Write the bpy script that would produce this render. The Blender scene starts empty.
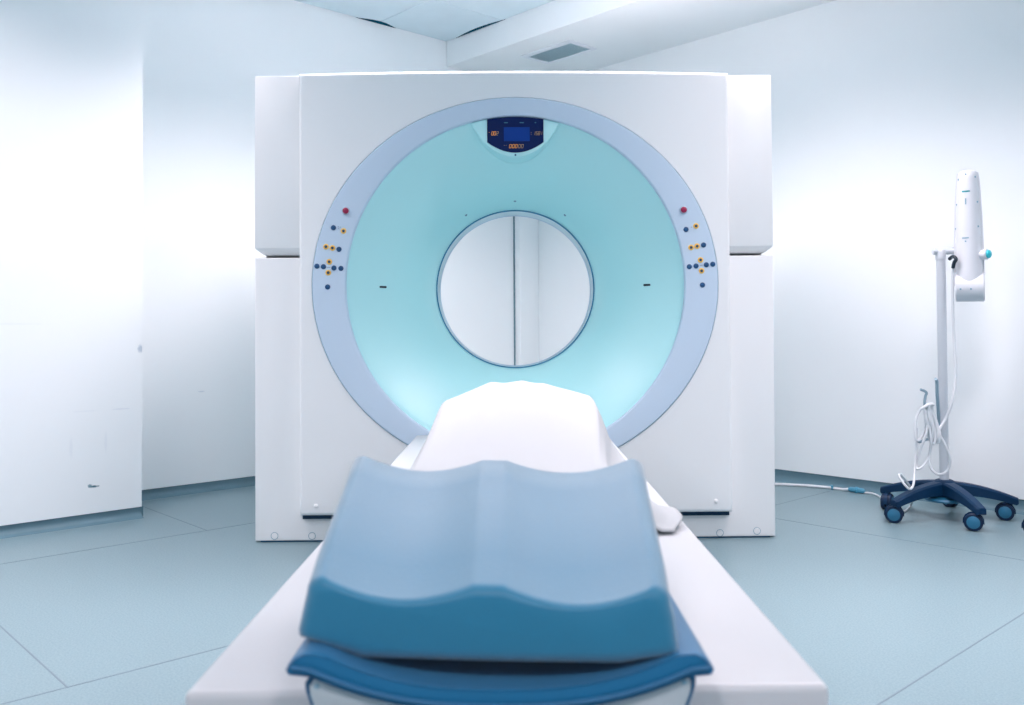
import bpy, bmesh, math, random
from mathutils import Vector, Matrix
random.seed(4)
scene = bpy.context.scene
COL = scene.collection
PI = math.pi
R = math.radians

# ------------------------------------------------------------------ camera
FPX, PX, PY, EYE = 902.0, 526.0, 309.0, 0.889
PITCH, ROLL = R(1.2), R(0.35)
fwd = Vector((0, math.cos(PITCH), math.sin(PITCH)))
up0 = Vector((0, -math.sin(PITCH), math.cos(PITCH)))
right = math.cos(ROLL) * Vector((1, 0, 0)) - math.sin(ROLL) * up0
up = math.sin(ROLL) * Vector((1, 0, 0)) + math.cos(ROLL) * up0
cam_data = bpy.data.cameras.new('camera')
cam = bpy.data.objects.new('camera', cam_data)
COL.objects.link(cam)
m = Matrix((right, up, -fwd)).transposed().to_4x4()
m.translation = Vector((0, 0, EYE))
cam.matrix_world = m
cam_data.sensor_width = 36.0
cam_data.sensor_fit = 'HORIZONTAL'
cam_data.lens = 36.0 * FPX / 1024.0
cam_data.shift_x = (512.0 - PX) / 1024.0
cam_data.shift_y = (PY - 352.5) / 1024.0
cam_data.clip_start = 0.05
cam_data.dof.use_dof = True
cam_data.dof.focus_distance = 3.75
cam_data.dof.aperture_fstop = 4.5
scene.camera = cam


def at(x, y, Y):
    """world point on the plane at distance Y that a measured photo pixel falls on"""
    d = fwd + right * ((x - PX) / FPX) - up * ((y - PY) / FPX)
    t = Y / d.y
    return Vector((d.x * t, Y, EYE + d.z * t))


def atz(x, y, z):
    d = fwd + right * ((x - PX) / FPX) - up * ((y - PY) / FPX)
    t = (z - EYE) / d.z
    return Vector((d.x * t, d.y * t, z))


# ------------------------------------------------------------------ materials
def lin(c):
    c = c / 255.0
    return c / 12.92 if c <= 0.04045 else ((c + 0.055) / 1.055) ** 2.4


def mat(name, col, rough=0.5, spec=0.5, metal=0.0, bump=0.0, bscale=200.0, vary=0.0, vscale=3.0,
        coat=0.0, sheen=0.0, emit=None, estr=0.0, trans=0.0):
    mt = bpy.data.materials.new(name)
    mt.use_nodes = True
    nt = mt.node_tree
    b = nt.nodes['Principled BSDF']
    b.inputs['Base Color'].default_value = (*col, 1)
    b.inputs['Roughness'].default_value = rough
    b.inputs['Specular IOR Level'].default_value = spec
    b.inputs['Metallic'].default_value = metal
    b.inputs['Coat Weight'].default_value = coat
    b.inputs['Coat Roughness'].default_value = 0.25
    b.inputs['Sheen Weight'].default_value = sheen
    b.inputs['Sheen Tint'].default_value = (1.0, 0.95, 0.88, 1)
    if trans:
        b.inputs['Transmission Weight'].default_value = trans
    if emit:
        b.inputs['Emission Color'].default_value = (*emit, 1)
        b.inputs['Emission Strength'].default_value = estr
    tc = nt.nodes.new('ShaderNodeTexCoord')
    if vary:
        n = nt.nodes.new('ShaderNodeTexNoise')
        n.inputs['Scale'].default_value = vscale
        n.inputs['Detail'].default_value = 4
        nt.links.new(tc.outputs['Object'], n.inputs['Vector'])
        rp = nt.nodes.new('ShaderNodeValToRGB')
        rp.color_ramp.elements[0].position = 0.3
        rp.color_ramp.elements[1].position = 0.7
        rp.color_ramp.elements[0].color = (*[c * (1 - vary) for c in col], 1)
        rp.color_ramp.elements[1].color = (*[min(1, c * (1 + vary)) for c in col], 1)
        nt.links.new(n.outputs['Fac'], rp.inputs['Fac'])
        nt.links.new(rp.outputs['Color'], b.inputs['Base Color'])
    if bump:
        n2 = nt.nodes.new('ShaderNodeTexNoise')
        n2.inputs['Scale'].default_value = bscale
        n2.inputs['Detail'].default_value = 3
        nt.links.new(tc.outputs['Object'], n2.inputs['Vector'])
        bp = nt.nodes.new('ShaderNodeBump')
        bp.inputs['Strength'].default_value = bump
        bp.inputs['Distance'].default_value = 0.002
        nt.links.new(n2.outputs['Fac'], bp.inputs['Height'])
        nt.links.new(bp.outputs['Normal'], b.inputs['Normal'])
    return mt


WALLC = (0.865, 0.915, 0.93)
M = {}
M['wall'] = mat('wall_paint', WALLC, 0.55, 0.3, bump=0.08, bscale=60, vary=0.008, vscale=2)
M['soffit'] = mat('soffit_paint', (0.855, 0.905, 0.92), 0.6, 0.3, vary=0.008)
M['tile'] = mat('ceiling_tile', (0.64, 0.78, 0.84), 0.8, 0.2, bump=0.15, bscale=120, vary=0.02, vscale=6)
M['tbar'] = mat('ceiling_bar', (0.50, 0.63, 0.72), 0.5)
M['void'] = mat('ceiling_void', (0.004, 0.06, 0.10), 0.9, 0.0)
M['cove'] = mat('cove_vinyl', (0.115, 0.215, 0.265), 0.4, 0.4, vary=0.06, vscale=9)
M['seam'] = mat('floor_seam', (0.15, 0.215, 0.25), 0.5)
M['white'] = mat('gantry_plastic', (0.86, 0.875, 0.88), 0.36, 0.5, bump=0.03, bscale=500)
M['white_deck'] = mat('deck_plastic', (0.53, 0.555, 0.575), 0.35, 0.5, vary=0.006)
M['ring'] = mat('ring_plastic', (0.565, 0.69, 0.82), 0.4, 0.45)
M['cyan'] = mat('funnel_plastic', (0.51, 0.875, 0.895), 0.34, 0.5)
M['tube'] = mat('bore_window', (0.55, 0.72, 0.79), 0.35, 0.5)
M['bore_line'] = mat('bore_joint', (0.03, 0.24, 0.42), 0.4)
M['stud'] = mat('stud_white', (0.9, 0.9, 0.9), 0.35)
M['ring_line'] = mat('ring_joint', (0.25, 0.50, 0.60), 0.5)
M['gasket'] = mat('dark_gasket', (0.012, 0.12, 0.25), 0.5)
M['navy'] = mat('navy_shadow_and_kick', (0.004, 0.03, 0.065), 0.6, 0.2)
M['panel'] = mat('display_glass', (0.001, 0.014, 0.085), 0.3, 0.12)
M['screen'] = mat('display_screen', (0.002, 0.02, 0.14), 0.3, 0.12, emit=(0.0, 0.035, 0.20), estr=0.45)
M['led'] = mat('amber_digit', (0.5, 0.2, 0.02), 0.4, emit=(1.0, 0.42, 0.06), estr=0.42)
M['led_dim'] = mat('dim_digit', (0.2, 0.14, 0.07), 0.4, emit=(0.75, 0.5, 0.25), estr=0.17)
M['icon'] = mat('teal_icon', (0.01, 0.09, 0.16), 0.4, emit=(0.02, 0.20, 0.30), estr=0.2)
M['btn_blue'] = mat('button_blue', (0.006, 0.07, 0.19), 0.35)
M['btn_amber'] = mat('button_amber', (0.92, 0.55, 0.10), 0.4)
M['btn_red'] = mat('button_red', (0.33, 0.010, 0.065), 0.3)
M['btn_collar'] = mat('button_collar', (0.45, 0.56, 0.68), 0.35)
M['btn_dark'] = mat('button_symbol', (0.02, 0.06, 0.12), 0.4)
M['print'] = mat('printed_mark', (0.24, 0.33, 0.47), 0.5)
M['blue'] = mat('blue_vinyl', (0.0005, 0.165, 0.295), 0.52, 0.55, bump=0.12, bscale=260, sheen=0.58)
M['pad'] = mat('blue_pad_vinyl', (0.0005, 0.14, 0.30), 0.5, 0.5, bump=0.06, bscale=260, sheen=0.18)
M['shell'] = mat('cradle_shell', (0.42, 0.49, 0.52), 0.4, 0.5)
M['sheet'] = mat('white_sheet', (0.435, 0.465, 0.485), 0.9, 0.1, bump=0.05, bscale=350)
M['base'] = mat('stand_base_paint', (0.0005, 0.028, 0.08), 0.5, 0.25)
M['tyre'] = mat('castor_tyre', (0.002, 0.018, 0.055), 0.5, 0.3)
M['hub'] = mat('castor_hub', (0.02, 0.155, 0.28), 0.4)
M['alu'] = mat('brushed_alu', (0.60, 0.645, 0.69), 0.38, 0.5, metal=0.35)
M['device'] = mat('device_plastic', (0.68, 0.71, 0.75), 0.35, 0.5)
M['screw'] = mat('screw_cap', (0.22, 0.38, 0.47), 0.5)
M['mark'] = mat('teal_mark', (0.02, 0.32, 0.36), 0.45)
M['teal'] = mat('teal_knob', (0.03, 0.52, 0.60), 0.35)
M['cord'] = mat('white_cord', (0.68, 0.72, 0.75), 0.45)
M['plug'] = mat('teal_plug', (0.06, 0.28, 0.42), 0.4)
M['black'] = mat('black_rubber', (0.006, 0.02, 0.035), 0.5)
M['hook'] = mat('hook_steel', (0.30, 0.42, 0.50), 0.4, metal=0.4)
M['vent'] = mat('vent_grille', (0.66, 0.82, 0.86), 0.45)
M['vent_frame'] = mat('vent_frame_paint', (0.78, 0.83, 0.88), 0.5)
M['vent_back'] = mat('vent_duct', (0.32, 0.52, 0.60), 0.8)
M['lamp'] = mat('lamp_diffuser', (0.9, 0.9, 0.92), 0.5, emit=(1.0, 0.985, 1.0), estr=0.9)
M['lamp_frame'] = mat('lamp_frame_paint', (0.8, 0.83, 0.86), 0.5)


def scuffed(name, base, marks):
    """wall paint with a few small stains: marks = (centre, radii, colour, strength)"""
    mt = mat(name, base, 0.55, 0.3, bump=0.08, bscale=60)
    nt = mt.node_tree
    b = nt.nodes['Principled BSDF']
    tc = nt.nodes.new('ShaderNodeTexCoord')
    prev = None
    for (c, r, colr, s) in marks:
        mp = nt.nodes.new('ShaderNodeMapping')
        mp.inputs['Scale'].default_value = tuple(1.0 / q for q in r)
        mp.inputs['Location'].default_value = tuple(-c[i] / r[i] for i in range(3))
        nt.links.new(tc.outputs['Object'], mp.inputs['Vector'])
        ln = nt.nodes.new('ShaderNodeVectorMath')
        ln.operation = 'LENGTH'
        nt.links.new(mp.outputs['Vector'], ln.inputs[0])
        nz = nt.nodes.new('ShaderNodeTexNoise')
        nz.inputs['Scale'].default_value = 70
        nt.links.new(tc.outputs['Object'], nz.inputs['Vector'])
        ad = nt.nodes.new('ShaderNodeMath')
        ad.operation = 'ADD'
        nt.links.new(ln.outputs['Value'], ad.inputs[0])
        nt.links.new(nz.outputs['Fac'], ad.inputs[1])
        mr = nt.nodes.new('ShaderNodeMapRange')
        mr.inputs['From Min'].default_value = 1.0
        mr.inputs['From Max'].default_value = 1.6
        mr.inputs['To Min'].default_value = s
        mr.inputs['To Max'].default_value = 0.0
        nt.links.new(ad.outputs[0], mr.inputs['Value'])
        mx = nt.nodes.new('ShaderNodeMix')
        mx.data_type = 'RGBA'
        nt.links.new(mr.outputs[0], mx.inputs['Factor'])
        if prev is None:
            mx.inputs[6].default_value = (*base, 1)
        else:
            nt.links.new(prev, mx.inputs[6])
        mx.inputs[7].default_value = (*colr, 1)
        prev = mx.outputs[2]
    nt.links.new(prev, b.inputs['Base Color'])
    return mt


def floor_mat():
    mt = mat('floor_vinyl', (0.44, 0.60, 0.70), 0.34, 0.5)
    nt = mt.node_tree
    b = nt.nodes['Principled BSDF']
    tc = nt.nodes.new('ShaderNodeTexCoord')
    n1 = nt.nodes.new('ShaderNodeTexNoise')
    n1.inputs['Scale'].default_value = 170
    n1.inputs['Detail'].default_value = 2
    nt.links.new(tc.outputs['Object'], n1.inputs['Vector'])
    r1 = nt.nodes.new('ShaderNodeValToRGB')
    r1.color_ramp.elements[0].position = 0.36
    r1.color_ramp.elements[1].position = 0.62
    r1.color_ramp.elements[0].color = (0.165, 0.265, 0.30, 1)
    r1.color_ramp.elements[1].color = (0.215, 0.315, 0.35, 1)
    nt.links.new(n1.outputs['Fac'], r1.inputs['Fac'])
    n2 = nt.nodes.new('ShaderNodeTexNoise')
    n2.inputs['Scale'].default_value = 0.9
    n2.inputs['Detail'].default_value = 5
    nt.links.new(tc.outputs['Object'], n2.inputs['Vector'])
    r2 = nt.nodes.new('ShaderNodeValToRGB')
    r2.color_ramp.elements[0].position = 0.3
    r2.color_ramp.elements[1].position = 0.7
    r2.color_ramp.elements[0].color = (0.93, 0.95, 0.96, 1)
    r2.color_ramp.elements[1].color = (1, 1, 1, 1)
    nt.links.new(n2.outputs['Fac'], r2.inputs['Fac'])
    mx = nt.nodes.new('ShaderNodeMix')
    mx.data_type = 'RGBA'
    mx.blend_type = 'MULTIPLY'
    mx.inputs['Factor'].default_value = 1
    nt.links.new(r1.outputs['Color'], mx.inputs[6])
    nt.links.new(r2.outputs['Color'], mx.inputs[7])
    nt.links.new(mx.outputs[2], b.inputs['Base Color'])
    bp = nt.nodes.new('ShaderNodeBump')
    bp.inputs['Strength'].default_value = 0.06
    bp.inputs['Distance'].default_value = 0.002
    nt.links.new(n1.outputs['Fac'], bp.inputs['Height'])
    nt.links.new(bp.outputs['Normal'], b.inputs['Normal'])
    return mt


M['floor'] = floor_mat()


# ------------------------------------------------------------------ mesh helpers
class MB:
    def __init__(s):
        s.v, s.f, s.mi = [], [], []

    def vert(s, p):
        s.v.append(Vector(p))
        return len(s.v) - 1

    def face(s, ids, mi=0):
        s.f.append(tuple(ids))
        s.mi.append(mi)

    def loops(s, loops, closed=True, cap0=False, cap1=False, mi=0):
        """stitch successive loops of equal length"""
        ids = [[s.vert(p) for p in lp] for lp in loops]
        n = len(ids[0])
        for a, b in zip(ids[:-1], ids[1:]):
            for i in range(n if closed else n - 1):
                j = (i + 1) % n
                s.face((a[i], a[j], b[j], b[i]), mi)
        if cap0:
            s.face(list(reversed(ids[0])), mi)
        if cap1:
            s.face(ids[-1], mi)
        return ids

    def bm_add(s, bm, mi=0):
        off = len(s.v)
        bm.verts.ensure_lookup_table()
        bm.verts.index_update()
        for v in bm.verts:
            s.v.append(v.co.copy())
        for f in bm.faces:
            s.f.append(tuple(off + v.index for v in f.verts))
            s.mi.append(mi)
        bm.free()

    def box(s, x0, x1, y0, y1, z0, z1, bev=0.0, seg=3, mi=0, mtx=None):
        bm = bmesh.new()
        bmesh.ops.create_cube(bm, size=1)
        for v in bm.verts:
            v.co = Vector(((x0 + x1) / 2 + v.co.x * (x1 - x0), (y0 + y1) / 2 + v.co.y * (y1 - y0),
                           (z0 + z1) / 2 + v.co.z * (z1 - z0)))
        if bev:
            bmesh.ops.bevel(bm, geom=list(bm.edges), offset=bev, segments=seg, profile=0.5, affect='EDGES')
        if mtx is not None:
            bmesh.ops.transform(bm, matrix=mtx, verts=bm.verts)
        s.bm_add(bm, mi)

    def prism(s, outline, y0, y1, bev=0.0, seg=3, mi=0):
        """outline in x,z extruded along y; the rim of both faces rounded"""
        bm = bmesh.new()
        a = [bm.verts.new((p[0], y0, p[1])) for p in outline]
        b = [bm.verts.new((p[0], y1, p[1])) for p in outline]
        n = len(a)
        bm.faces.new(a)
        bm.faces.new(list(reversed(b)))
        for i in range(n):
            bm.faces.new((a[(i + 1) % n], a[i], b[i], b[(i + 1) % n]))
        bmesh.ops.recalc_face_normals(bm, faces=bm.faces)
        if bev:
            ed = [e for e in bm.edges if abs(e.verts[0].co.y - e.verts[1].co.y) < 1e-6]
            bmesh.ops.bevel(bm, geom=ed, offset=bev, segments=seg, profile=0.5, affect='EDGES')
        s.bm_add(bm, mi)

    def tube(s, pts, r, n=10, caps=True, mi=0, smooth=0):
        pts = [Vector(p) for p in pts]
        if smooth:
            pts = catmull(pts, smooth)
        loops = []
        t0 = (pts[1] - pts[0]).normalized()
        u = t0.orthogonal().normalized()
        for i, p in enumerate(pts):
            if i == 0:
                t = pts[1] - pts[0]
            elif i == len(pts) - 1:
                t = pts[-1] - pts[-2]
            else:
                t = pts[i + 1] - pts[i - 1]
            t.normalize()
            u = (u - t * u.dot(t)).normalized()
            w = t.cross(u)
            rr = r[i] if isinstance(r, (list, tuple)) else r
            loops.append([p + (u * math.cos(2 * PI * k / n) + w * math.sin(2 * PI * k / n)) * rr for k in range(n)])
        s.loops(loops, True, caps, caps, mi)

    def lathe(s, prof, n=64, origin=(0, 0, 0), axis='z', cap0=False, cap1=False, mi=0):
        """prof: (radius, height along axis)"""
        o = Vector(origin)
        loops = []
        for r, h in prof:
            lp = []
            for k in range(n):
                c, q = math.cos(2 * PI * k / n) * r, math.sin(2 * PI * k / n) * r
                lp.append(o + (Vector((c, q, h)) if axis == 'z' else Vector((c, h, q)) if axis == 'y' else Vector((h, c, q))))
            loops.append(lp)
        s.loops(loops, True, cap0, cap1, mi)

    def build(s, name, material, parent=None, loc=None, rot=None, flat=False, angle=38):
        me = bpy.data.meshes.new(name)
        me.from_pydata([tuple(v) for v in s.v], [], s.f)
        mats = material if isinstance(material, (list, tuple)) else [material]
        for q in mats:
            me.materials.append(q)
        for p, i in zip(me.polygons, s.mi):
            p.material_index = i
        bm = bmesh.new()
        bm.from_mesh(me)
        bmesh.ops.remove_doubles(bm, verts=bm.verts, dist=1e-6)
        bmesh.ops.recalc_face_normals(bm, faces=bm.faces)
        bm.to_mesh(me)
        bm.free()
        if not flat:
            for p in me.polygons:
                p.use_smooth = True
            me.set_sharp_from_angle(angle=R(angle))
        o = bpy.data.objects.new(name, me)
        COL.objects.link(o)
        if parent is not None:
            o.parent = parent
        if loc is not None:
            o.location = loc
        if rot is not None:
            o.rotation_euler = rot
        return o


def catmull(pts, k):
    out = []
    n = len(pts)
    for i in range(n - 1):
        p0, p1, p2, p3 = pts[max(0, i - 1)], pts[i], pts[i + 1], pts[min(n - 1, i + 2)]
        for j in range(k):
            t = j / k
            out.append(0.5 * ((2 * p1) + (p2 - p0) * t + (2 * p0 - 5 * p1 + 4 * p2 - p3) * t * t
                              + (3 * p1 - p0 - 3 * p2 + p3) * t ** 3))
    out.append(pts[-1])
    return out


def tag(o, label, cat, group=None):
    o['label'] = label
    o['category'] = cat
    if group:
        o['group'] = group
    return o


def thing(name, label, cat, loc, rz=0.0, group=None):
    o = bpy.data.objects.new(name, None)
    COL.objects.link(o)
    o.empty_display_size = 0.1
    o.location = loc
    o.rotation_euler = (0, 0, rz)
    return tag(o, label, cat, group)


def struct(o):
    o['kind'] = 'structure'
    return o


def copy_tree(o, parent=None):
    c = o.copy()
    COL.objects.link(c)
    if parent is not None:
        c.parent = parent
    for ch in [q for q in bpy.data.objects if q.parent == o]:
        copy_tree(ch, c)
    return c


# ------------------------------------------------------------------ room (its own frame: x along the right wall, y along the left wall)
RR = R(-46.8)
RROT = (0, 0, RR)
UL, VR = -4.85, 4.63          # left wall face, right wall face
UN, VN = 3.2, -3.3            # the two walls behind the camera
CEIL, SOFF, SV = 2.855, 2.682, 3.82
BLK_U, BLK_V = -4.40, 1.614   # the wall block that stands out on the left
PIL_V = 4.44                  # boxed duct in the far corner


def room_dir(u, v, z=0.0):
    return Matrix.Rotation(RR, 3, 'Z') @ Vector((u, v, z))


b = MB()
b.box(UL - 0.3, UN + 0.3, VN - 0.3, VR + 0.3, -0.12, 0.0)
SE = 0.0006


def seam(u0, u1, v0, v1, w=0.0035):
    if abs(u0 - u1) < 1e-6:
        b.box(u0 - w / 2, u0 + w / 2, v0, v1, -0.002, SE, mi=1)
    else:
        b.box(u0, u1, v0 - w / 2, v0 + w / 2, -0.002, SE, mi=1)


for u in (-3.9, -2.44, -0.995, 0.45, 1.9):
    seam(u, u, VN, VR - 0.03, 0.004)
for (u0, u1, v) in ((-4.37, -2.44, 0.715), (UL, -3.9, 1.715), (-2.44, -0.995, 3.71), (-0.995, 0.45, -0.6), (0.45, 1.9, 2.2)):
    seam(u0, u1, v, v, 0.004)
struct(b.build('floor', [M['floor'], M['seam']], rot=RROT, flat=True))

# walls: painted sheet starts a little above the floor, over the coved skirting
SKL, SKR = 0.05, 0.065
b = MB()
b.box(UL - 0.12, UL, BLK_V - 0.1, VR + 0.12, SKL, CEIL + 0.12)
struct(b.build('wall_left', scuffed('left_wall_paint', WALLC, [((UL, 2.1, 0.55), (0.05, 0.02, 0.004), (0.5, 0.6, 0.7), 0.5)]), rot=RROT, flat=True))
b = MB()
b.box(UL - 0.12, BLK_U, VN, BLK_V, SKL, CEIL + 0.12)
gouge = (0.02, 0.12, 0.17)
soft = (0.55, 0.62, 0.72)
struct(b.build('wall_left_front', scuffed('front_wall_paint', WALLC, [
    ((BLK_U, 1.398, 0.172), (0.05, 0.024, 0.006), gouge, 0.95),
    ((BLK_U, 1.382, 0.177), (0.05, 0.012, 0.008), (0.10, 0.24, 0.3), 0.8),
    ((BLK_U, 1.30, 0.36), (0.05, 0.009, 0.05), soft, 0.15),
    ((BLK_U, 1.45, 0.37), (0.05, 0.008, 0.05), soft, 0.15),
    ((BLK_U, 1.52, 0.52), (0.05, 0.05, 0.004), soft, 0.3),
    ((BLK_U, 1.36, 0.52), (0.05, 0.07, 0.004), soft, 0.12),
    ((BLK_U, 1.607, 0.80), (0.05, 0.014, 0.022), (0.35, 0.45, 0.55), 0.7),
    ((BLK_U, 0.95, 0.20), (0.05, 0.012, 0.02), soft, 0.4),
    ((BLK_U, 1.0, 0.92), (0.05, 0.2, 0.006), soft, 0.10),
]), rot=RROT, flat=True))
b = MB()
b.box(UL - 0.12, UN + 0.12, VR, VR + 0.12, SKR, CEIL + 0.12)
struct(b.build('wall_right', M['wall'], rot=RROT, flat=True))
b = MB()
b.box(UN, UN + 0.12, VN - 0.12, VR, 0.0, CEIL + 0.12)
struct(b.build('wall_near_right', M['wall'], rot=RROT, flat=True))
b = MB()
b.box(UL - 0.12, UN, VN - 0.12, VN, 0.0, CEIL + 0.12)
struct(b.build('wall_back', M['wall'], rot=RROT, flat=True))


def cove_profile(h, out=0.03, back=0.012):
    """(distance out of the wall, height) of a coved vinyl skirting"""
    p = [(-back, 0.0), (-back, h), (-back + 0.006, h)]
    for k in range(7):
        a = PI / 2 * k / 6
        p.append((-back + 0.006 + (out + 0.004) * (1 - math.cos(a)), h * 0.55 * (1 - math.sin(a)) + 0.0015))
    p.append((out, 0.0))
    return p


b = MB()
pr = cove_profile(SKL)
b.loops([[Vector((UL + d, v, z)) for d, z in pr] for v in (BLK_V - 0.02, VR)], True, True, True)
struct(b.build('baseboard_left', M['cove'], rot=RROT))
b = MB()
b.loops([[Vector((BLK_U + d, v, z)) for d, z in pr] for v in (VN, BLK_V)], True, True, True)
b.box(UL, BLK_U - 0.012, BLK_V - 0.012, BLK_V + 0.012, 0, SKL)
struct(b.build('baseboard_left_front', M['cove'], rot=RROT))
b = MB()
pr = cove_profile(SKR)
b.loops([[Vector((u, VR - d, z)) for d, z in pr] for u in (UL, UN)], True, True, True)
struct(b.build('baseboard_right', M['cove'], rot=RROT))

# boxed duct standing in the far corner, with a dark joint down its left edge
b = MB()
b.box(UL, UL + 0.06, PIL_V, VR, SKL, SOFF, 0.003)
b.box(UL, UL + 0.008, PIL_V - 0.009, PIL_V + 0.001, SKL, SOFF, mi=1)
struct(b.build('trim_1', [M['wall'], M['cove']], rot=RROT))

# soffit along the right wall
b = MB()
b.box(UL, UN, SV, VR, SOFF, CEIL + 0.12, 0.006)
struct(b.build('soffit', M['soffit'], rot=RROT))

# tiled ceiling: tiles with thin bars between, a dark void above
b = MB()
us = [UL] + [-4.27 + 0.6 * k for k in range(13)] + [UN]
vs = [VN] + [3.255 - 0.6 * k for k in range(10, -1, -1)] + [SV]
lights_at = []
LIGHT_CELLS = {}
for i in range(len(us) - 1):
    for j in range(len(vs) - 1):
        g = 0.004
        x0, x1, y0, y1 = us[i] + g, us[i + 1] - g, vs[j] + g, vs[j + 1] - g
        b.box(x0, x1, y0, y1, CEIL, CEIL + 0.015, 0.002, 1, mi=0)
b.box(UL - 0.1, UN + 0.1, VN - 0.1, SV + 0.1, CEIL + 0.06, CEIL + 0.1, mi=2)
for u in us[1:-1]:
    b.box(u - 0.012, u + 0.012, VN, SV, CEIL + 0.004, CEIL + 0.03, mi=1)
for v in vs[1:-1]:
    b.box(UL, UN, v - 0.012, v + 0.012, CEIL + 0.004, CEIL + 0.03, mi=1)


def sliver(p, q, off, drop):
    """narrow dark opening where a tile does not sit tight"""
    p, q = Vector(p), Vector(q)
    n = 8
    t = [k / n for k in range(n + 1)]
    outer = [p.lerp(q, k) for k in t]
    inner = [p.lerp(q, k) + Vector(off) * math.sin(PI * k) for k in t]
    z0, z1 = CEIL - drop, CEIL + 0.002
    b.loops([[Vector((a.x, a.y, z0)), Vector((c.x, c.y, z0)), Vector((c.x, c.y, z1)), Vector((a.x, a.y, z1))]
             for a, c in zip(outer, inner)], True, mi=2)


sliver((UL, 3.10, 0), (UL, 3.40, 0), (0.045, 0, 0), 0.001)
sliver((-4.74, SV - 0.002, 0), (-4.24, SV - 0.002, 0), (0, -0.03, 0), 0.001)
sliver((UL, 2.42, 0), (UL, 2.62, 0), (0.03, 0, 0), 0.001)
struct(b.build('ceiling', [M['tile'], M['tbar'], M['void']], rot=RROT, flat=True))

# ceiling vent in the soffit
vu, vv = -4.10, 4.158
vw, vh = 0.192, 0.094
vent = thing('ceiling_vent', 'small grey slatted air vent in the white soffit above the scanner', 'vent',
             room_dir(vu, vv, SOFF), RR)
b = MB()
for (x0, x1, y0, y1) in ((-vw - 0.03, vw + 0.03, -vh - 0.045, -vh), (-vw - 0.03, vw + 0.03, vh, vh + 0.03),
                         (-vw - 0.03, -vw, -vh, vh), (vw, vw + 0.03, -vh, vh)):
    b.box(x0, x1, y0, y1, -0.008, 0.0, 0.002, 1)
b.build('frame', M['vent_frame'], vent)
b = MB()
b.box(-vw, vw, -vh, vh, -0.0015, 0.0)
b.build('backing', M['vent_back'], vent)
ns = 12
for k in range(ns):
    b = MB()
    y = -vh + (k + 0.5) * 2 * vh / ns
    b.box(-vw, vw, -0.0075, 0.0075, -0.0008, 0.0008, mtx=Matrix.Translation((0, y, -0.0055)) @ Matrix.Rotation(R(28), 4, 'X'))
    b.build('slat', M['vent'], vent, flat=True)


LK = 0.45


# ceiling lights (recessed panels among the tiles, some added only for fill)
def lamp_panel(u, v, label, power, spread=150, su=0.58, sv=0.58):
    t = thing('ceiling_light', label, 'ceiling light', room_dir(u, v, CEIL), RR, 'ceiling lights')
    q = MB()
    w, h = su / 2, sv / 2
    for (x0, x1, y0, y1) in ((-w, w, -h, -h + 0.02), (-w, w, h - 0.02, h), (-w, -w + 0.02, -h + 0.02, h - 0.02), (w - 0.02, w, -h + 0.02, h - 0.02)):
        q.box(x0, x1, y0, y1, -0.014, -0.0005, 0.002, 1)
    q.build('frame', M['lamp_frame'], t)
    q = MB()
    q.box(-w + 0.02, w - 0.02, -h + 0.02, h - 0.02, -0.008, -0.001)
    q.build('diffuser', M['lamp'], t, flat=True)
    ld = bpy.data.lights.new('ceiling_lamp', 'AREA')
    ld.shape = 'RECTANGLE'
    ld.size, ld.size_y = su - 0.06, sv - 0.06
    ld.energy = power * LK
    ld.color = (1.0, 0.84, 0.865)
    ld.spread = R(spread)
    lo = bpy.data.objects.new('ceiling_lamp', ld)
    COL.objects.link(lo)
    lo.parent = t
    lo.location = (0, 0, -0.02)
    return t


LP = [(-3.37, 2.355, 'ceiling light panel above the left side of the scanner', 95, 130),
      (-2.77, 2.955, 'ceiling light panel above the right side of the scanner', 60, 130),
      (-3.37, 0.555, 'ceiling light panel beside the wall block on the left', 48, 130),
      (-0.97, 2.955, 'ceiling light panel right of the scanner, near the soffit', 58, 130),
      (-2.17, 3.5375, 'added light panel between the right side of the scanner and the soffit', 38, 130),  # added to brighten the right wall beside the scanner
      (0.83, 2.955, 'ceiling light panel farthest to the right, near the soffit', 66, 130),
      (-3.37, -1.245, 'ceiling light panel farthest to the left', 70, 130),
      (0.23, -1.245, 'added fill light panel behind the near end of the table on the left', 95, 165),  # added frontal fill from behind the camera
      (1.43, -0.045, 'added fill light panel behind the near end of the table on the right', 95, 165)]  # second added fill panel, also behind the camera
for u, v, lb, pw, sp in LP:
    lamp_panel(u, v, lb, pw, sp)

# ------------------------------------------------------------------ scanner gantry
YAW = R(0.84)
G = Vector((-0.045, 3.748, 0))
gantry = thing('scanner', 'large white scanner with a round cyan bore standing on the floor', 'scanner', G, YAW)
MX = Matrix.Translation(G) @ Matrix.Rotation(YAW, 4, 'Z')
MXI = MX.inverted()


def loc_at(x, y, yl):
    """machine-local point at depth yl seen at a photo pixel"""
    o = MXI @ Vector((0, 0, EYE))
    d = MXI.to_3x3() @ (fwd + right * ((x - PX) / FPX) - up * ((y - PY) / FPX))
    t = (yl - o.y) / d.y
    return o + d * t


CX, CZ = 0.003, 1.069         # bore axis
NA = 192


def rect_point(a, x0, x1, z0, z1, arch=0.0):
    c, s = math.cos(a), math.sin(a)
    tx = ((x1 - CX) / c) if c > 1e-9 else ((x0 - CX) / c) if c < -1e-9 else 1e9
    tz = ((z1 - CZ) / s) if s > 1e-9 else ((z0 - CZ) / s) if s < -1e-9 else 1e9
    t = min(tx, tz)
    x, z = CX + c * t, CZ + s * t
    if arch and z > CZ + 0.6:
        z += arch * max(0, 1 - (x / 0.9) ** 2) * (z - CZ - 0.6) / (z1 - CZ - 0.6)
    return x, z


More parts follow.
